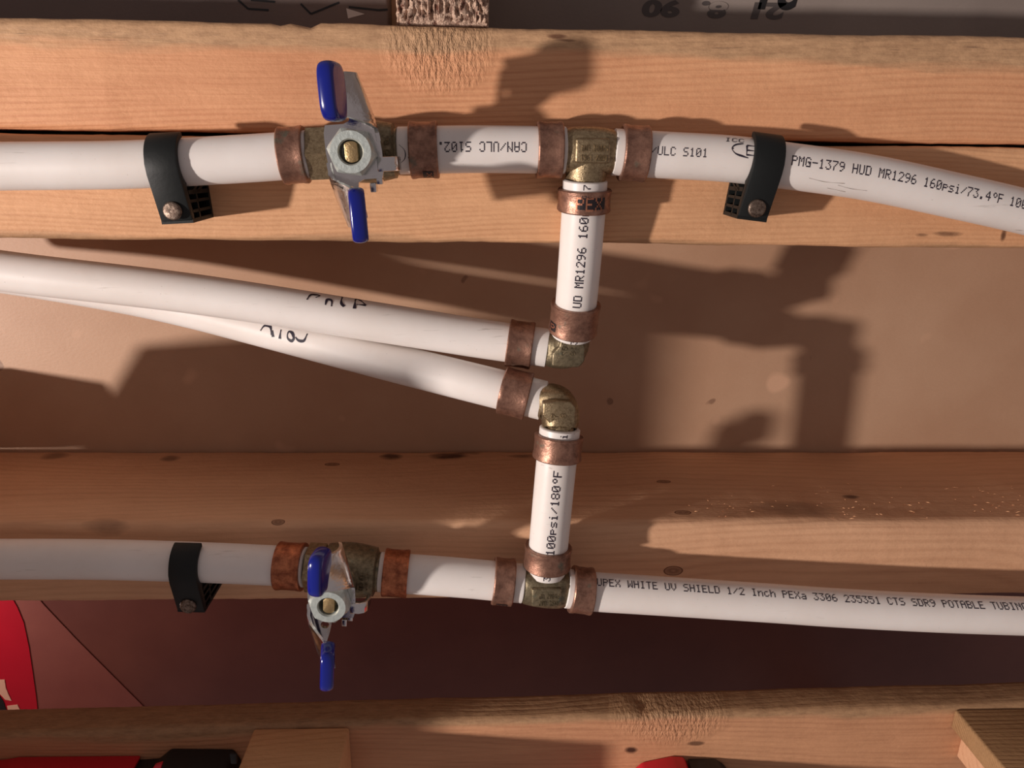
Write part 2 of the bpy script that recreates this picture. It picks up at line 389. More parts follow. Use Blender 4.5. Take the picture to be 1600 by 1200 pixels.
# setting: the deep floor far under the frame
bm = bmesh.new(); add_box(bm, -1.6, 1.6, -1.6, 1.2, -.47, -.45)
tag(link_bm('floor', bm, m_floor), 'dark brown floor far below the timber frame', None, None, 'structure')
bm = bmesh.new(); add_box(bm, -.60, .60, -.1885, .20, -.006, 0)
tag(link_bm('backing_board', bm, m_board), 'brown hardboard panel behind the pipes, between the upper and lower studs', 'board')
lumber('wood_stud', -.45, .45, .0060, .0424, .0003, .081, m_top, 'topmost stud with grey weathered upper strip and orange face, above all pipes', nicks=[(at(430, 32, .081).x, .0018, .0018), (at(476, 34, .081).x, .0025, .0035)], seed=1)
lumber('wood_stud', -.45, .45, -.0324, .0046, .0003, .081, m_mid, 'narrow stud behind the upper white pipe run, just under the topmost stud', seed=2, r=.0022)
lumber('wood_stud', -.45, .45, -.1886, -.1500, .0003, .081, m_low, 'stud with dark knots on its upper side, behind the lower white pipe run', seed=3, r=.0045)
# bottom board, slightly out of parallel
b0, b1 = at(0, 1148, .081), at(1600, 1103, .081)
ang = math.atan2(b1.y-b0.y, b1.x-b0.x); mid_ = (b0+b1)/2
lumber('wood_board', -.46, .46, -.40, .001, 0, .017, m_bot, 'rail board along the bottom edge of the picture, chewed rough in the middle', nicks=[(.058, .004, .002), (-.055, .01, -.0012)], seed=4, r=.0032, origin=(mid_.x, mid_.y, .064), rz=ang)
# hidden posts carry the frame
for (x, y, lab) in ((-.42, .15, 'wooden post under the back left of the frame'), (.42, .15, 'wooden post under the back right of the frame'), (-.38, -.17, 'wooden post under the lower stud, left'), (.42, -.17, 'wooden post under the lower stud, right')):
    bm = bmesh.new(); add_box(bm, x-.019, x+.019, y-.019, y+.019, -.45, -.006, .002)
    tag(link_bm('wood_post', bm, m_blk, None), lab, 'post')
for (x, lab) in ((-.43, 'wooden post under the bottom rail board, left'), (.36, 'wooden post under the bottom rail board, right')):
    bm = bmesh.new(); yy = mid_.y+math.tan(ang)*(x-mid_.x)-.33; add_box(bm, x-.019, x+.019, yy-.019, yy+.019, -.45, .0638, .002)
    tag(link_bm('wood_post', bm, m_blk, None), lab, 'post')
# ------------------------------------------------------------------ fittings
def supertube(bm, path, s0, s1, r, p=3.0, prof=None, k=None, seg=32):
    k = k or max(3, int((s1-s0)/.0012)); rings = []
    for i in range(k+1):
        sd = s0+(s1-s0)*i/k; rr = prof(i/k) if prof else r; ring_ = []
        c, T, Rr, U = path.frame(sd)
        for j in range(seg):
            a = 2*PI*j/seg; ca, sa = math.cos(a), math.sin(a)
            q = (abs(ca)**p+abs(sa)**p)**(-1/p)
            ring_.append(c+U*(ca*q*rr)+Rr*(sa*q*rr))
        rings.append(ring_)
    add_loft(bm, rings)
def emboss(bm_parent_name, rows, origin, udir, vdir, ndir, pitch, height, parent, m, depth=.0003):
    bm = bmesh.new(); o = Vector(origin); u = Vector(udir).normalized(); v = Vector(vdir).normalized(); nn = Vector(ndir).normalized()
    for ri, txt in enumerate(rows):
        for a, b, w, h in text_quads(txt, pitch, height):
            base = o+u*a+v*(b-ri*height*1.5); q = []
            lo = [bm.verts.new(base+u*x*w*1.05+v*y*h*1.05) for x, y in ((0, 0), (1, 0), (1, 1), (0, 1))]
            hi = [bm.verts.new(base+u*x*w*.8+v*y*h*.8+nn*depth) for x, y in ((.1, .1), (1, .1), (1, 1), (.1, 1))]
            bm.faces.new(hi)
            for i in range(4): bm.faces.new((lo[i], lo[(i+1) % 4], hi[(i+1) % 4], hi[i]))
    return link_bm(bm_parent_name, bm, m, parent)
def collar(bm, path, s0, s1, r):
    rings = [[path.surf(sd, 2*PI*i/28, rr) for i in range(28)] for sd, rr in ((s0, r), (s1, r))]
    add_loft(bm, rings)
def pad(bm, pts, z0, z1, bev=.0008):
    add_extrude(bm, pts, lambda u, v, w: (u, v, w), z0, z1, bev)

# -- geometry of the runs (pixel on the photo -> point at its own height)
def P(lst): return [at(a, b, z) for a, b, z in lst]
zt = .092
upL = Path(P([(-330, 268, .098), (-150, 263, .098), (0, 260, .097), (200, 257.5, .0965), (400, 247, .095), (484, 241, .094)]))
upS = Path(P([(622, 235.5, .093), (740, 233.5, .0925), (884, 235, .092)]))
upR = Path(P([(957, 237.5, .092), (1010, 241, .092), (1140, 248.5, .0925), (1215, 257.5, .093), (1350, 276.5, .093), (1500, 308, .092), (1600, 331, .091), (1760, 372, .090), (1900, 410, .09)]))
rU = Path(P([(893.5, 525, .081), (899.5, 480, .084), (911, 340, .0905), (914.5, 281, .092)]))          # reads upward
midU = Path(P([(-260, 384, .072), (0, 423, .071), (300, 459, .071), (600, 505, .0724), (767, 531.5, .073), (856, 544, .075)]))
midL = Path(P([(-200, 405, .048), (0, 428, .050), (200, 462, .051), (300, 484, .053), (400, 510, .057), (600, 563, .0692), (775, 607, .082), (850, 626, .085)]))
rL = Path(P([(853.5, 897, .0985), (857, 853, .098), (869, 725, .096), (875, 668, .0945)]))
loL = Path(P([(-330, 874, .097), (0, 873.5, .097), (150, 874, .097), (300, 878, .098), (440, 884, .0985), (479, 886, .099)]))
loS = Path(P([(592, 893.5, .099), (700, 901, .0985), (818, 911.5, .0985)]))
loR = Path(P([(884, 919, .099), (925, 924, .099), (1000, 929, .099), (1200, 942, .100), (1300, 949, .101), (1450, 957, .102), (1600, 962.5, .103), (1800, 968, .103), (2300, 978, .103)]))

def pipe(path, label, rings_px, name='white_pipe', far0=False, far1=False):
    t = tube(name, path, 0, path.L, R_PEX, M['pex'], None, wall=.0018)
    t.name = name; tag(t, label, 'pipe')
    for (a, b, m, lb) in rings_px: ring(path, a, b, m, t, lb)
    return t
def sx(path, px, py): return path.pix(px, py)
cu, cb = M['copper'], M['copper_bright']
t1 = pipe(upL, 'long white pipe entering at the left edge and ending at the upper blue-handled valve', [(sx(upL, 440, 243), upL.L-.0012, cu, 'smooth brown copper ring')])
t2 = pipe(upS, 'short white pipe printed CAN/ULC S102 between the upper valve and the upper tee', [(.0042, sx(upS, 681, 234), cu, 'copper ring with a small black print'), (sx(upS, 836, 234), upS.L-.0014, cu, None)])
t3 = pipe(upR, 'long white pipe printed PMG-1379 HUD running off to the upper right', [(.0030, sx(upR, 1010, 240), cu, 'copper ring with a green tarnish spot')])
t4 = pipe(rU, 'short upright white pipe printed MR1296 160 below the upper tee', [(.0022, sx(rU, 898, 471), cu, None), (sx(rU, 911, 332), rU.L-.0031, cu, 'copper ring with black PEX print')])
t5 = pipe(midU, 'upper of the two slanting middle white pipes, marker writing cut off at its top edge', [(sx(midU, 795, 536), sx(midU, 833, 541), cu, None)])
t6 = pipe(midL, 'lower of the two slanting middle white pipes, hand marked COLD upside down', [(sx(midL, 787, 611), sx(midL, 826, 621), cu, None)])
t7 = pipe(rL, 'short upright white pipe printed 100psi/180F above the lower tee', [(.0036, sx(rL, 856, 852), cu, None), (sx(rL, 871, 718), rL.L-.0030, cu, None)])
t8 = pipe(loL, 'shaded white pipe at lower left held by a black clamp, ending at the lower valve', [(sx(loL, 436, 884), loL.L-.0010, cb, 'bright orange copper ring')])
t9 = pipe(loS, 'short blank white pipe between the lower valve and the lower tee', [(.0020, sx(loS, 636, 897), cb, 'bright orange copper ring'), (sx(loS, 772, 907), sx(loS, 805, 910), cu, 'greenish copper ring with a black print')])
t10 = pipe(loR, 'long white pipe printed UPEX WHITE UV SHIELD running off to the lower right', [(.0022, sx(loR, 928, 924), cu, None)])

# -- printing
ppu = lambda path, px, py, dpx: abs(path.pix(px+dpx, py)-path.pix(px, py))
print_text(upS, 'CAN/ULC S102.', sx(upS, 819, 234), math.radians(-6), .00236, .0034, t2, flip=True)
print_text(upR, '/ULC S101', sx(upR, 1011, 241), math.radians(-10), .00222, .0030, t3)
print_text(upR, 'ICC', sx(upR, 1127, 247), math.radians(-52), .00230, .0022, t3, slant=.2)
stroke(upR, [[(.0040, .0024), (.0012, .0016), (.0000, .0002), (.0012, -.0014), (.0040, -.0022), (.006, -.0026)],
             [(.0002, .0002), (.0006, .0002)], [(.0052, .0018), (.0052, -.0016)], [(.0052, .0018), (.0080, .0018)], [(.0052, 0), (.0076, 0)], [(.0052, -.0016), (.0080, -.0016)],
             [(.0118, .0012), (.0100, .0016), (.0092, .0008), (.0102, .0000), (.0114, -.0006), (.0108, -.0016), (.0090, -.0013)]],
       sx(upR, 1129, 248), math.radians(-24), .0006, t3, name='printed_logo')
print_text(upR, 'PMG-1379 HUD MR1296 160psi/73.4~F 100psi', sx(upR, 1222, 258), math.radians(-14), .00240, .0034, t3)
print_text(rU, 'UD MR1296 160psi', sx(rU, 901, 478)+.0030, math.radians(-5), .00262, .0033, t4, dens=1.3)
print_text(rU, '3', .0004, math.radians(0), .0022, .0026, t4, dens=1.4); print_text(rU, '7', rU.L-.0026, math.radians(-2), .0022, .0026, t4, dens=1.4)
print_text(rL, '100psi/180~F', sx(rL, 857, 868)+.0045, math.radians(-1), .00298, .0034, t7, dens=1.3)
print_text(rL, '3', .0012, math.radians(-4), .0022, .0028, t7, dens=1.4); print_text(rL, 'i', rL.L-.0026, math.radians(6), .0024, .0028, t7, dens=1.4)
print_text(loR, 'UPEX WHITE UV SHIELD 1/2 Inch PEXa 3306 235351 CTS SDR9 POTABLE TUBING', sx(loR, 926, 924)+.0004, math.radians(-62), .002575, .0034, t10)
# ring prints: black patch with letters in copper
def patch(path, s0, s1, tha, thb, parent, txt=None, r=.0095, flip=False, pitch=.0025, height=.0040, tx=None, th=None):
    bm = bmesh.new(); k = 10; vs = []
    for i in range(k+1):
        th_ = tha+(thb-tha)*i/k; vs.append([bm.verts.new(path.surf(s, th_, r+.00004)) for s in (s0, s1)])
    for a, b in zip(vs, vs[1:]): bm.faces.new((a[0], a[1], b[1], b[0]))
    link_bm('printed_patch', bm, M['blackprint'], parent)
rr_up = [c for c in t4.children if c.get('label')][0]
sr0, sr1 = sx(rU, 911, 332), rU.L-.0031
patch(rU, sr0+.0006, sr0+.0074, math.radians(-22), math.radians(42), rr_up)
# 'EX' is read across the pipe: build it with turned axes
def print_across(path, txt, s0, th0, pitch, height, parent, r, m, name='printed_letters', dens=1.0, flip=False):
    bm = bmesh.new(); sg = -1 if flip else 1
    for u, v, w, h in text_quads(txt, pitch, height):
        q = []
        for a, b in ((0, 0), (1, 0), (1, 1), (0, 1)):
            q.append(bm.verts.new(path.surf(s0+sg*(v+b*h), th0+sg*(u+a*w*dens)/r, r+.00012)))
        bm.faces.new(q)
    return link_bm(name, bm, m, parent)
M['copper_letter'] = metal('letter_copper', c4(190, 128, 100), c4(150, 96, 74), .4, .7, None, 600)
print_across(rU, 'PEX', sr0+.0037, math.radians(-24), .0034, .0046, rr_up, .0095, M['copper_letter'])
print_across(rU, 'HC', sr1-.0012, math.radians(-12), .0019, .0016, rr_up, .0095, M['blackprint'])
r0 = t4.children[0]; patch(rU, .0032, .0075, math.radians(-78), math.radians(-52), r0)
print_across(rU, 'P', .0054, math.radians(-72), .0034, .0030, r0, .0095, M['copper_letter'])
r0 = t9.children[-1]; s_ = sx(loS, 772, 907)
patch(loS, s_+.0008, s_+.0066, math.radians(38), math.radians(70), r0)
print_text(loS, 'EX', s_+.0012, math.radians(54), .0026, .0034, r0, r=.0095, m=M['copper_letter'], lift=.00012)
r0 = t9.children[0]; patch(loS, .0040, .0094, math.radians(62), math.radians(80), r0)
r0 = t2.children[0]; patch(upS, .0085, .0126, math.radians(48), math.radians(72), r0)
print_text(upS, 'X', .0116, math.radians(60), .0022, .0030, r0, flip=True, r=.0095, m=M['copper_letter'], lift=.00012)
stroke(upS, [[(.000, .003), (.0018, .001), (.0016, -.0016), (.0002, -.003)], [(.003, .0034), (.0034, .0016)], [(.0028, -.001), (.0036, -.003)]], .0012, math.radians(8), .0003, t2, name='printed_logo')
# marker handwriting (upside down)
mk = .00115
cold = [[(.0035, .0032), (.0010, .0042), (.0000, .0018), (.0003, -.0006)],
        [(.0052, .0006), (.0066, .0024), (.0052, .0042), (.0042, .0022), (.0054, .0004)],
        [(.0090, .0044), (.0094, .0004)],
        [(.0118, .0040), (.0120, .0004)], [(.0118, .0006), (.0146, .0004), (.0160, .0022), (.0148, .0040)]]
s_c = sx(midL, 492, 535)
stroke(midL, [[(.0000, -.0004), (.0006, .0028), (.0030, .0032), (.0044, .0022)], [(.0048, .0030), (.0062, .0010), (.0078, .0008), (.0076, .0034), (.0056, .0042), (.0048, .0028)], [(.0108, .0046), (.0112, .0008)], [(.0138, .0046), (.0146, .0020)], [(.0146, .0040), (.0160, .0008), (.0184, .0010), (.0196, .0034)]],
       s_c, math.radians(-33), mk, t6, flip=True)
s_c = sx(midU, 570, 500)
stroke(midU, [[(.0000, .0010), (.0044, -.0030), (.0040, .0036)], [(.0000, .0010), (.0036, .0014)], [(.0100, -.0024), (.0094, .0020), (.0080, .0034)], [(.0128, .0042), (.0134, .0014), (.0150, .0012), (.0152, .0040)], [(.0196, .0012), (.0184, -.0004), (.0216, -.0002), (.0226, .0030)]],
       s_c, math.radians(-68), mk, t5, flip=True)
# scuff on the upper right pipe
M['scuff'] = plain('grey_scuff', c4(120, 104, 92), .7)
stroke(upR, [[(0, 0), (.006, -.0006), (.013, -.0002)], [(.011, -.0012), (.016, -.0018), (.022, -.0016)], [(.008, -.003), (.015, -.0036)]], sx(upR, 1250, 264), math.radians(24), .00014, t3, name='scuff_marks', m=M['scuff'])

# -- tees
def tee(a, b, c, name, label, m, up_branch, rows):
    """a,b ends of run, c end of branch"""
    root = empty(name, ((a+b)/2)); tag(root, label, 'pipe fitting')
    inv = -root.location
    run = Path([a+inv, b+inv]); ctr = (a+b)/2+inv
    bm = bmesh.new(); L = run.L
    supertube(bm, run, -.0004, L+.0004, .0079, 2.6, prof=lambda t: .0070+.0012*math.sin(PI*t)**.5)
    br = Path([ctr, c+inv])
    supertube(bm, br, 0, br.L+.0003, .0074, 2.2, prof=lambda t: .0080-.0009*t)
    collar(bm, run, -.009, L+.009, .0055); collar(bm, br, 0, br.L+.009, .0055)
    link_bm('body', bm, m, root, 60)
    bm = bmesh.new(); add_box(bm, ctr.x-.0060, ctr.x+.0060, ctr.y-.0040, ctr.y+.0042, .0060, .0092, .0009)
    link_bm('raised_pad', bm, m, root, 50)
    if rows: emboss('embossed_text', rows, (ctr.x+.0052, ctr.y-.0022, .0092), (-1, 0, 0), (0, -1, 0), (0, 0, 1), .00105, .0021, root, m)
    return root
tee(upS.pos(upS.L), upR.pos(0), rU.pos(rU.L), 'pipe_tee', 'brass tee joining the upper white run to the upright pipe below it', M['brass'], False, ['1807 1961', 'SNP01 UNI'])
tee(loS.pos(loS.L), loR.pos(0), rL.pos(0), 'pipe_tee', 'tarnished brass tee at the foot of the 100psi upright pipe', M['brass_dark'], True, ['ANSI 807', 'F1807 UP'])
# -- elbows
def elbow(path_h, path_v, vend, corner, label, m, sgn):
    a = path_h.pos(path_h.L); b = path_v.pos(0 if vend == 0 else path_v.L)
    root = empty('pipe_elbow', corner); tag(root, label, 'pipe fitting'); inv = -Vector(corner)
    A, B = a+inv, b+inv; K = Vector((0, 0, 0))
    dA = A.normalized(); dB = B.normalized()
    # centre line: straight, arc, straight
    k = .0046; pts = [A, dA*k]+[((dA*k)*(1-t)**2+(dB*k)*t**2) for t in (.25, .5, .75)]+[dB*k, B]
    pth = Path(pts, .0006)
    bm = bmesh.new(); supertube(bm, pth, -.0003, pth.L+.0003, .0070, 2.7, prof=lambda t: .0066+.0009*math.sin(PI*t)**.5)
    e1 = Path([A-dA*.0005, A+dA*.009]); e2 = Path([B-dB*.0005, B+dB*.009]); collar(bm, e1, 0, e1.L, .0055); collar(bm, e2, 0, e2.L, .0055)
    link_bm('body', bm, m, root, 60)
    bm = bmesh.new()
    x0, x1 = -.0085, .0034; ys = sgn
    pts = [(-.0078, .0040*ys), (-.0078, -.0012*ys), (-.0052, -.0040*ys), (-.0044, -.0078*ys), (.0030, -.0078*ys), (.0050, -.0040*ys), (.0050, .0020*ys), (.0030, .0044*ys), (-.0020, .0046*ys)]
    if ys < 0: pts = pts[::-1]
    pad(bm, pts, .0050, .0091, .0007); link_bm('raised_pad', bm, m, root, 50)
    emboss('embossed_text', ['807', 'F18'], (-.0032, -.0062*ys if ys > 0 else .0062, .0091), (0, 1, 0) if ys > 0 else (0, -1, 0), (-1, 0, 0), (0, 0, 1), .0021, .0022, root, m, .00025)
    return root
elbow(midU, rU, 0, at(890, 548, .078), 'grey-green tarnished brass elbow at the foot of the upper upright pipe', M['brass_dark'], -1)
elbow(midL, rL, 1, at(876, 633, .0905), 'golden brass elbow at the top of the lower upright pipe', M['brass'], 1)

# ------------------------------------------------------------------ ball valve
def valve(loc, rz, label, a_end, b_end, gp=(.0170, .0165)):
    root = empty('ball_valve', loc, rz); tag(root, label, 'valve')
    # body (axis X)
    bm = bmesh.new()
    hexr = .0098
    rings = []
    for x, r in ((a_end-.0002, .0078), (a_end+.0006, hexr), (-.0068, hexr), (-.0062, .0085)):
        rings.append([(x, math.cos(PI/6+i*PI/3)*r, math.sin(PI/6+i*PI/3)*r) for i in range(6)])
    add_loft(bm, rings); link_bm('hex_end', bm, M['brass'], root, 30)
    bm = bmesh.new(); path = Path([(-.0072, 0, 0), (b_end, 0, 0)])
    def pr(t):
        return .0092+.0012*math.sin(PI*min(1, t*1.1))-(.0018 if t < .06 or t > .95 else 0)
    supertube(bm, path, 0, path.L, .0102, 2.5, prof=pr, k=30)
    # stem boss
    add_loft(bm, [[(math.cos(2*PI*i/28)*r, math.sin(2*PI*i/28)*r, z) for i in range(28)] for z, r in ((.004, .0078), (.0105, .0078), (.0115, .0066), (.0165, .0062), (.017, .0056))])
    p2 = Path([(a_end-.009, 0, 0), (b_end+.009, 0, 0)]); collar(bm, p2, 0, p2.L, .0055)
    link_bm('body', bm, M['brass_dark'], root, 55)
    emboss('embossed_text', ['150', 'UP'], (.0125, -.001, .0102), (-1, 0, 0), (0, -1, 0), (0, 0, 1), .0022, .0030, root, M['brass_dark'], .0004)
    # handle
    hd = empty('handle'); hd.parent = root; hd.location = (0, 0, .0185)
    th = .0014
    half = [(.0086, .0040), (.0074, .0090), (.0052, .0145), (.0034, .0200)]
    inner = [(.0014, .0200), (.0002, .0150), (-.0006, .0095), (-.0024, .0086), (-.0084, .0084), (-.0090, .0060), (-.0090, .0000)]
    outl = half+inner
    full = outl+[(-x, -y) for x, y in outl]
    bm = bmesh.new(); t = bmesh.new()
    vs = [t.verts.new((x, y, 0)) for x, y in full]; es = [t.edges.new((vs[i], vs[(i+1) % len(vs)])) for i in range(len(vs))]
    # holes
    for cx, cy, r in ((0, 0, .0036), (.0022, .0122, .0016), (-.0022, -.0122, .0016)):
        hv = [t.verts.new((cx+math.cos(2*PI*i/18)*r, cy+math.sin(2*PI*i/18)*r, 0)) for i in range(18)]
        es += [t.edges.new((hv[i], hv[(i+1) % 18])) for i in range(18)]
    bmesh.ops.triangle_fill(t, edges=es, use_beauty=True)
    g = bmesh.ops.extrude_face_region(t, geom=t.faces[:])
    for v in [e for e in g['geom'] if isinstance(e, bmesh.types.BMVert)]: v.co.z += th
    merge(bm, t)
    # folded wings: lofted curved sheets
    def wing(s):
        nY, nZ = 16, 8; grid = []
        for layer in (0, 1):
            g_ = []
            for i in range(nY+1):
                y = .0030+(.0232-.0030)*i/nY; f = i/nY
                base_x = .0086-.0054*f**1.4-.0003
                hgt = .0165*min(1, max(.14, (y-.0055)/.0060))*(1-max(0, (y-.0190)/.0042)**2*.45) if y > .0030 else .002
                row = []
                for j in range(nZ+1):
                    w = j/nZ; z = hgt*w; lean = .0112*(z/.0165)**2.2*(1-.35*f)
                    x = base_x-lean-layer*.0012+.0012*math.sin(PI*min(1, z/.009))
                    row.append((s*x, s*y, z+.0002))
                g_.append(row)
            grid.append(g_)
        V = [[[bm.verts.new(p) for p in row] for row in g_] for g_ in grid]
        for i in range(nY):
            for j in range(nZ):
                for l in (0, 1): bm.faces.new((V[l][i][j], V[l][i+1][j], V[l][i+1][j+1], V[l][i][j+1]))
            for j in (0, nZ): bm.faces.new((V[0][i][j], V[0][i+1][j], V[1][i+1][j], V[1][i][j]))
        for i in (0, nY):
            for j in range(nZ): bm.faces.new((V[0][i][j], V[0][i][j+1], V[1][i][j+1], V[1][i][j]))
    wing(1); wing(-1)
    # side stop tab: runs out to the right, then bends down
    t2 = bmesh.new()
    add_extrude(t2, [(.0070, th+.0003), (.0104, th+.0003), (.0124, th*.6), (.0136, -.0008), (.0140, -.0058), (.0126, -.0058), (.0122, -.0014), (.0112, -.0003), (.0070, -.0003)], lambda u, v, w: (u, w, v), -.0064, -.0018, .0004)
    merge(bm, t2)
    add_box(bm, .0040, .0060, -.0128, -.0098, -.0030, .0010, .0003); add_box(bm, .0062, .0082, -.0104, -.0078, -.0026, .0008, .0003)
    hp = link_bm('handle_plate', bm, M['chrome'], hd, 40)
    for s in (1, -1):
        bm = bmesh.new()
        rg = []
        for k in range(15):
            a = PI*k/14; xx = -math.cos(a); t_ = math.sin(a)**.55
            rg.append([(xx*.0025, .0084*math.copysign(abs(math.cos(q_))**.55, math.cos(q_))*(.80+.20*t_), .0060*math.copysign(abs(math.sin(q_))**.55, math.sin(q_))*(.72+.28*t_)) for q_ in [2*PI*i/36 for i in range(36)]])
        add_loft(bm, rg)
        rot = Matrix.Rotation(math.radians(-10), 4, 'Y')
        mt = Matrix.Translation((s*-.0020, gp[0] if s > 0 else -.0188, gp[1] if s > 0 else .0165)) @ Matrix.Rotation(0 if s > 0 else PI, 4, 'Z') @ rot
        bm.transform(mt)
        link_bm('grip', bm, M['blue'], hd, 60)
    # nut, washer ring and stem
    bm = bmesh.new(); z0, z1 = .0200, .0262; R = .0070; rin = .0037
    hexo = []
    for i in range(36):
        a = 2*PI*i/36; hx = R/math.cos(((a+.2) % (PI/3))-PI/6)*math.cos(PI/6)*1.12; hexo.append((a, hx))
    L_ = [[(math.cos(a)*min(h, R*1.0), math.sin(a)*min(h, R*1.0), z0) for a, h in hexo], [(math.cos(a)*h, math.sin(a)*h, z0+.0006) for a, h in hexo], [(math.cos(a)*h, math.sin(a)*h, z1-.0012) for a, h in hexo],
          [(math.cos(a)*R*.92, math.sin(a)*R*.92, z1) for a, h in hexo], [(math.cos(a)*(rin+.0004), math.sin(a)*(rin+.0004), z1) for a, h in hexo], [(math.cos(a)*rin, math.sin(a)*rin, z1-.0006) for a, h in hexo], [(math.cos(a)*rin, math.sin(a)*rin, z0+.0005) for a, h in hexo]]
    add_loft(bm, L_); link_bm('nut', bm, M['zinc'], root, 25)
    bm = bmesh.new(); pts = []
    for i in range(32):
        a = 2*PI*i/32; x, y = math.cos(a)*.0033, math.sin(a)*.0033; pts.append((max(-.0021, min(.0021, x)), y))
    add_extrude(bm, pts, lambda u, v, w: (u, v, w), .015, .0252, .0003); link_bm('stem', bm, M['brass_stem'], root, 40)
    return root
def place_valve(pa, pb, label, fr=.48, g=(.0170, .0165)):
    a, b = pa.pos(pa.L), pb.pos(0); c = a.lerp(b, fr); rz = math.atan2(b.y-a.y, b.x-a.x)
    return valve(c, rz, label, -(c-a).length-.0002, (b-c).length+.0002, g)
v1 = place_valve(upL, upS, 'brightly lit ball valve with chrome butterfly handle and blue grips on the upper run', .61)
v2 = place_valve(loL, loS, 'shaded ball valve with chrome butterfly handle and blue grips on the lower run', .48, (.0192, .0145))

# ------------------------------------------------------------------ clamps
def clamp(path, s, label, stud=.081, wid=.0108, flipx=1, skew=0):
    p, T, Rr, U = path.frame(s)
    root = empty('pipe_clamp', (p.x, p.y, stud), math.atan2(T.y, T.x)+skew); tag(root, label, 'clamp')
    hz = p.z-stud; ax = lambda u, v, w: (w, -u, v+hz)    # u: across (down in picture), v: height
    ri, ro = .0081, .0101
    arc = [(math.sin(math.radians(a))*ro, math.cos(math.radians(a))*ro) for a in range(-80, -8, 9)]
    arc += [(.0000, ro+.0003), (.0035, ro+.0000), (.0190, .0054), (.0195, .0034), (.0172, .0028)]
    inn = [(.0118, .0040), (.0086, .0050)]
    inn += [(math.sin(math.radians(a))*ri, math.cos(math.radians(a))*ri) for a in range(56, -81, -8)]
    bm = bmesh.new(); add_extrude(bm, arc+inn, ax, -wid/2, wid/2, .0005)
    link_bm('strap', bm, M['black'], root, 30)
    # foot: walls, base and ribs with open slots between them
    bm = bmesh.new(); w = wid/2
    base_ = -hz+.0002
    quad = lambda u0, v0, u1, v1, t: None
    def bar(u0, v0, u1, v1, t, a=-w, b=w):
        d = Vector((u1-u0, v1-v0)); nn = Vector((-d.y, d.x)).normalized()*t/2
        add_extrude(bm, [(u0+nn.x, v0+nn.y), (u1+nn.x, v1+nn.y), (u1-nn.x, v1-nn.y), (u0-nn.x, v0-nn.y)], ax, a, b)
    bar(.0062, base_+.0008, .0190, base_+.0008, .0016)
    bar(.0190, base_, .0193, .0050, .0014); bar(.0100, base_, .0098, .0046, .0014); bar(.0128, base_, .0128, .0044, .0010); bar(.0160, base_, .0162, .0040, .0010)
    bar(.0062, base_, .0075, -.0042, .0014); bar(.0075, -.0042, .0102, .0010, .0012); bar(.0064, base_+.0010, .0100, -.0030, .0010)
    bar(.0100, -.0022, .0192, -.0022, .0012)
    add_extrude(bm, [(.0065, base_), (.0188, base_), (.0190, .0045), (.0100, .0045)], ax, -.0008, .0008)
    link_bm('foot', bm, M['black'], root, 30)
    # nail
    bm = bmesh.new(); u, v = .0155, .0078
    rings = [[(math.cos(2*PI*i/24)*r, -u+math.sin(2*PI*i/24)*r, hz+z) for i in range(24)] for r, z in ((.0014, -.010), (.0014, .0066), (.0030, .0068), (.0032, .0073), (.0031, .0078), (.0026, .0081), (.0010, .0080))]
    add_loft(bm, rings); link_bm('nail', bm, M['nail'], root, 50)
    return root
clamp(upL, sx(upL, 266, 254), 'black plastic pipe clamp nailed at the left of the upper pipe run')
clamp(upR, sx(upR, 1186, 254), 'black plastic pipe clamp nailed at the right of the upper pipe run')
clamp(loL, sx(loL, 299, 878), 'black plastic pipe clamp on the shaded lower left pipe')

# ------------------------------------------------------------------ top: carton and cross stud
zc = .012
e0, e1 = at(0, 0, zc), at(1600, 0, zc)
box = empty('grey_carton', (.20, .10, -.0)); tag(box, 'grey printed carton behind the topmost stud, upside-down numerals on it', 'box')
bm = bmesh.new(); add_box(bm, -.2055, .40, -.0560, .16, .0005, zc, .0012); link_bm('carton_body', bm, m_grey, box, 30)
M['cartoon_ink'] = plain('carton_ink', c4(20, 18, 20), .6)
def font_text(name, txt, loc, size, parent, m, rz=PI, shear=0, bold=0, depth=.0001, sx_=1):
    cu_ = bpy.data.curves.new('txt', 'FONT'); cu_.body = txt; cu_.size = size; cu_.extrude = depth; cu_.offset = bold; cu_.shear = shear
    to = bpy.data.objects.new('txt', cu_); C.objects.link(to); bpy.context.view_layer.update()
    me = bpy.data.meshes.new_from_object(to.evaluated_get(bpy.context.evaluated_depsgraph_get()))
    bpy.data.objects.remove(to); bpy.data.curves.remove(cu_)
    me.materials.clear(); me.materials.append(m)
    o = bpy.data.objects.new(name, me); C.objects.link(o); o.parent = parent
    pl = parent.location if parent else Vector((0, 0, 0))
    o.location = Vector(loc)-Vector(pl); o.rotation_euler.z = rz; o.scale.x = sx_
    return o
q = at(1252, 17, zc); font_text('printed_numerals', '21', (q.x, q.y+.0145, zc+.0001), .020, box, M['cartoon_ink'], PI, .2, .0006)
q = at(1225, 30, zc); font_text('printed_numerals', '21  8.  90', (q.x, q.y+.006, zc+.0001), .0085, box, plain('faded_ink', c4(78, 70, 68), .6), PI, .1, .0004, sx_=1.9)
left = empty('dark_carton', (-.20, .10, 0)); tag(left, 'dark grey carton behind the topmost stud at the upper left', 'box')
bm = bmesh.new(); add_box(bm, -.30, .158, -.0560, .16, .0005, .014, .0012)
m_dk = cardboard('dark_carton_card', c4(128, 112, 106), c4(100, 88, 84), 12, stains=False)
link_bm('carton_body', bm, m_dk, left, 30)
bm = bmesh.new()
def flat(bm, pts, z, off):
    vs = [bm.verts.new((p.x-off.x, p.y-off.y, z)) for p in pts]; bm.faces.new(vs)
flat(bm, [at(541, 13, .014), at(570, 22, .014), at(544, 29, .014)], .0142, left.location)
link_bm('white_print', bm, plain('white_print', c4(200, 190, 184), .6), left)
bm = bmesh.new()
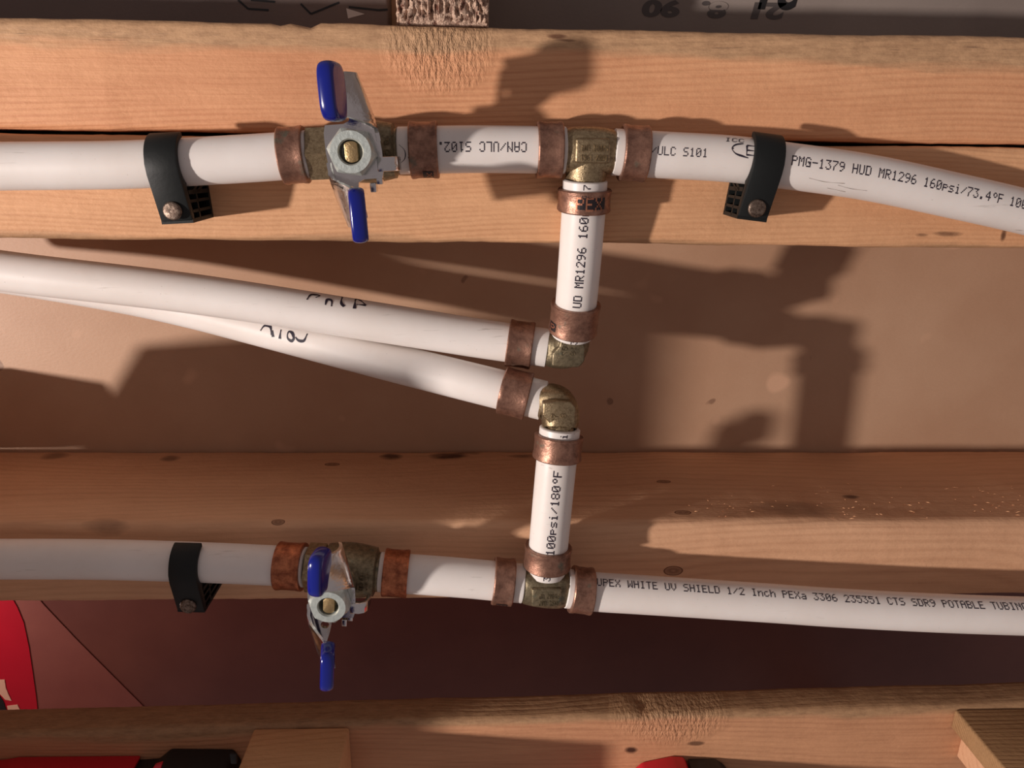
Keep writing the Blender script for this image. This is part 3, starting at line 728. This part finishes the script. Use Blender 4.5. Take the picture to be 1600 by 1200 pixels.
for a, b in (((545, 11), (592, 16)), ((592, 16), (606, 15)), ((470, 6), (486, 22)), ((486, 22), (530, 4)), ((372, 0), (388, 14)), ((388, 14), (420, 16)), ((392, 0), (430, 3))):
    A, B = at(*a, .014), at(*b, .014); d = (B-A).normalized(); nn = Vector((-d.y, d.x, 0))*.0004
    flat(bm, [A+nn, B+nn, B-nn, A-nn], .0142, left.location)
link_bm('black_print', bm, M['cartoon_ink'], left)
# crushed cross stud end
m_crush, nt, bs = mat('crushed_end_grain'); n = N(nt)
v1_ = n.noise(n.coords((420, 360, 300)), 1, 5, .7); v2_ = n.noise(n.coords((500, 800, 500), (3, 1, 1)), 1, 3, .7)
n.link(n.mix(n.ramp(v1_, [(.36, 1.), (.56, 0.)]), c4(240, 205, 180), c4(110, 62, 44)), bs.inputs['Base Color']); bs.inputs['Roughness'].default_value = .8
n.link(n.bump(n.math('ADD', v1_, v2_), 1, .002), bs.inputs['Normal'])
cr0, cr1 = at(617, 20, .074), at(763, 20, .074)
bm = bmesh.new()
nx, ny = 60, 44; xa, xb = cr0.x+.0004, cr1.x; ya, yb = .0432, .10
grid = []
for j in range(ny+1):
    row = []
    for i in range(nx+1):
        x = xa+(xb-xa)*i/nx; y = ya+(yb-ya)*j/ny; z = .0745
        if y > ya+.0022:
            z += .0025*noise.noise(Vector((x*500, y*300, 1)))+.0022*noise.noise(Vector((x*1100, y*900, 4)))-.0008
        else: z -= .001
        if i in (0, nx): z -= .0012; x += .0006*noise.noise(Vector((y*900, 0, 0)))
        row.append(bm.verts.new((x, y, z)))
    grid.append(row)
for j in range(ny):
    for i in range(nx): bm.faces.new((grid[j][i], grid[j][i+1], grid[j+1][i+1], grid[j+1][i]))
lowv = []
bot = [[bm.verts.new((grid[j][i].co.x, grid[j][i].co.y, .0008)) for i in (0, nx)] for j in (0, ny)]
f0 = [grid[0][i] for i in range(nx+1)]; bm.faces.new(f0[::-1]+[bot[0][0], bot[0][1]]); f1 = [grid[ny][i] for i in range(nx+1)]; bm.faces.new(f1+[bot[1][1], bot[1][0]])
l0 = [grid[j][0] for j in range(ny+1)]; bm.faces.new(l0+[bot[1][0], bot[0][0]]); l1 = [grid[j][nx] for j in range(ny+1)]; bm.faces.new(l1[::-1]+[bot[0][1], bot[1][1]])
bm.faces.new((bot[0][0], bot[1][0], bot[1][1], bot[0][1]))
tag(link_bm('wood_block', bm, m_crush, None, 60), 'splintered rough block end butting the topmost stud at the top edge', 'wood block')

# ------------------------------------------------------------------ bottom left packaging in the gap
zp = -.22
def poly_slab(name, pix, z, th, m, parent=None):
    bm = bmesh.new(); pts = [at(a, b, z) for a, b in pix]
    add_extrude(bm, [(p.x, p.y) for p in pts], lambda u, v, w: (u, v, w), z-th, z); return link_bm(name, bm, m, parent)
m_pack = cardboard('package_card', c4(122, 74, 64), c4(98, 54, 48), 3, stains=False)
m_red = plain('red_print', c4(190, 18, 44), .45, .4, .3, 30)
m_cream = plain('cream_print', c4(222, 176, 150), .5)
# carton: its top sheet spans the gap and hangs out of sight under the studs
ca, cb_ = at(-260, 900, zp), at(640, 1200, zp)
pk = empty('brown_carton', (-.28, -.33, -.45)); tag(pk, 'brown carton with red print down in the gap at the lower left', 'box')
bm = bmesh.new(); add_box(bm, -.395, 1.1, -.22, .12, .0005, .45+zp, .002); link_bm('carton_body', bm, m_pack, pk, 30)
def on_pack(name, pix, dz, m, th=.0004):
    o = poly_slab(name, pix, zp+dz+th, th, m); mw = o.location.copy(); o.parent = pk; o.location = -pk.location; return o
on_pack('red_print', [(-200, 930), (18, 930), (28, 948), (38, 972), (46, 1010), (52, 1050), (57, 1085), (62, 1130), (-200, 1130)], .0001, m_red)
on_pack('cream_print', [(-40, 1061), (8, 1061), (10, 1074), (15, 1086), (19, 1094), (9, 1092), (-2, 1080), (-40, 1070)], .0006, m_cream)
on_pack('cream_print', [(12, 1102), (28, 1100), (31, 1106), (34, 1112), (14, 1112)], .0006, m_cream)
on_pack('black_print', [(-40, 1078), (-3, 1082), (6, 1094), (12, 1112), (-40, 1112)], .0006, M['cartoon_ink'])
# folded flap with a raised diagonal edge
on_pack('flap', [(-250, 925), (52, 925), (68, 945), (120, 1000), (160, 1040), (232, 1112), (250, 1140), (-250, 1140)], 0, cardboard('flap_card', c4(146, 88, 78), c4(122, 66, 62), 6, stains=False), .0008)
for o in pk.children:
    if o.name.startswith(('red_print', 'cream', 'black_print')): o.location.z += .001

# ------------------------------------------------------------------ bottom blocks and tools on the rail board
zb = .0812
def block(name, px0, px1, pybase, depth, h, m, label, rz=0):
    a, b = at(px0, pybase, zb), at(px1, pybase, zb)
    bm = bmesh.new(); add_box(bm, a.x, b.x, a.y-depth, a.y, zb, zb+h, .0012)
    return tag(link_bm(name, bm, m, None, 30), label, 'wood block')
block('wood_block', 397, 546, 1138, .030, .078, m_blk, 'pale wood offcut standing on the bottom rail, left of centre')
block('wood_block', 1491, 1800, 1108, .0105, .070, m_blk2, 'grey-faced plank offcut standing on the bottom rail at the lower right corner')
a = at(1499, 1150, zb)
block('wood_block', 1501, 1800, 1150, .012, .030, m_low, 'dark wood strip tight below the grey plank offcut at the lower right')
m_tr = plain('tool_red', c4(206, 26, 48), .4, .5, .15, 300); m_tk = plain('tool_black', c4(34, 34, 36), .55, .4, .4, 600, .0001)
# left power tool: red shell with dark rubber, only its upper edge in view
zt_ = .100
o_ = at(190, 1182, zt_)
tl = empty('cordless_tool', (at(120, 1200, .0812).x, at(120, 1200, .0812).y-.012, .0812)); tag(tl, 'red and black power tool body at the lower left corner', 'power tool')
def slab(name, pix, z0, z1, m, parent, bev=.0012, sm=40):
    bm = bmesh.new(); pts = [at(x, y, z0) for x, y in pix]; add_extrude(bm, [(p.x-parent.location.x, p.y-parent.location.y) for p in pts][::-1], lambda u, v, w: (u, v, w), z0-parent.location.z, z1-parent.location.z, bev)
    return link_bm(name, bm, m, parent, sm)
slab('red_shell', [(-120, 1194), (8, 1185), (30, 1181), (222, 1179), (216, 1194), (120, 1199), (-60, 1300), (-120, 1300)], .0813, .101, m_tr, tl)
slab('dark_housing', [(76, 1192), (170, 1189), (250, 1183), (268, 1168), (366, 1169), (378, 1186), (372, 1300), (60, 1300)], .0813, .099, m_tk, tl)
slab('red_stripe', [(236, 1204), (244, 1192), (256, 1188), (250, 1206)], .0995, .1012, m_tr, tl, .0004)
slab('latch', [(360, 1174), (371, 1176), (372, 1190), (362, 1190)], .0990, .1005, m_tk, tl, .0004)
tr = empty('cordless_tool', (at(1060, 1200, .0812).x, at(1060, 1200, .0812).y-.008, .0812)); tag(tr, 'red and black tool tip at the bottom edge right of centre', 'power tool')
slab('red_shell', [(990, 1200), (1002, 1190), (1048, 1180), (1068, 1181), (1077, 1200), (1080, 1290), (985, 1290)], .0813, .125, m_tr, tr)
slab('dark_housing', [(1079, 1199), (1073, 1184), (1118, 1184), (1130, 1192), (1140, 1205), (1140, 1290), (1083, 1290)], .0813, .132, m_tk, tr)
# unseen offcuts added outside the picture, shaped to throw shade over the lower left
bm = bmesh.new(); add_extrude(bm, [(-.30, .0812), (-.152, .0812), (-.104, .112), (-.100, .245), (-.30, .245)], lambda u, v, w: (w, u, v), -.300, -.262, .001)
tag(link_bm('wood_block', bm, m_blk, None), 'tall unseen wood offcut added past the left edge to shade the lower pipe', 'wood block')
bm = bmesh.new(); add_extrude(bm, [(-.149, .0003), (-.112, .0003), (-.108, .030), (-.118, .070), (-.149, .075)], lambda u, v, w: (w, u, v), -.300, -.268, .001)
tag(link_bm('wood_block', bm, m_blk, None), 'low unseen wood offcut added past the left edge to shade the brown panel', 'wood block')
# unseen panel added past the left end, keeps lamp light out of the gap
bm = bmesh.new(); add_box(bm, -.700, -.682, -.90, -.175, -.4495, .500, .002)
tag(link_bm('shade_plank', bm, m_blk2, None), 'unseen upright plank added past the left end of the frame to shade the gap', 'plank')

# splinters and shavings clinging to the upper side of the lower stud
bm = bmesh.new()
for i in range(120):
    cx = random.choice((1110, 1170, 1230, 1330, 1400, 1415, 1540, 1570))+random.gauss(0, 26); cy = 790+random.gauss(0, 12)
    if i < 30: cx = random.uniform(1200, 1600); cy = 765+random.gauss(0, 9)
    q = on_side(cx, cy); a = random.uniform(0, PI); l = random.uniform(.0003, .0013); w = random.uniform(.00012, .0003)
    d = Vector((math.cos(a), random.uniform(0, .5), math.sin(a)))*l; nn = Vector((-math.sin(a), .2, math.cos(a)))*w
    c = Vector((q.x, -.1497, q.z)); vs = [bm.verts.new(c-d), bm.verts.new(c+nn), bm.verts.new(c+d), bm.verts.new(c-nn), bm.verts.new(c+Vector((0, .0003, 0)))]
    for k in range(4): bm.faces.new((vs[k], vs[(k+1) % 4], vs[4]))
tag(link_bm('wood_shavings', bm, plain('splinter', c4(232, 176, 130), .6)), 'tiny pale splinters clinging to the upper side of the lower stud at right', 'wood shavings', None, 'stuff')

# repeats share a group
groups = {'pipe_clamp': 'black nailed clamps holding the pipes', 'ball_valve': 'ball valves with blue grips', 'pipe_tee': 'brass tees in the pipe runs', 'pipe_elbow': 'brass elbows between the runs', 'white_pipe': 'white pipes of the plumbing', 'wood_stud': 'horizontal studs of the frame', 'wood_post': 'posts under the frame'}
for o in bpy.data.objects:
    k = o.name.split('.')[0]
    if k in groups and o.parent is None and o.get('label'): o['group'] = groups[k]
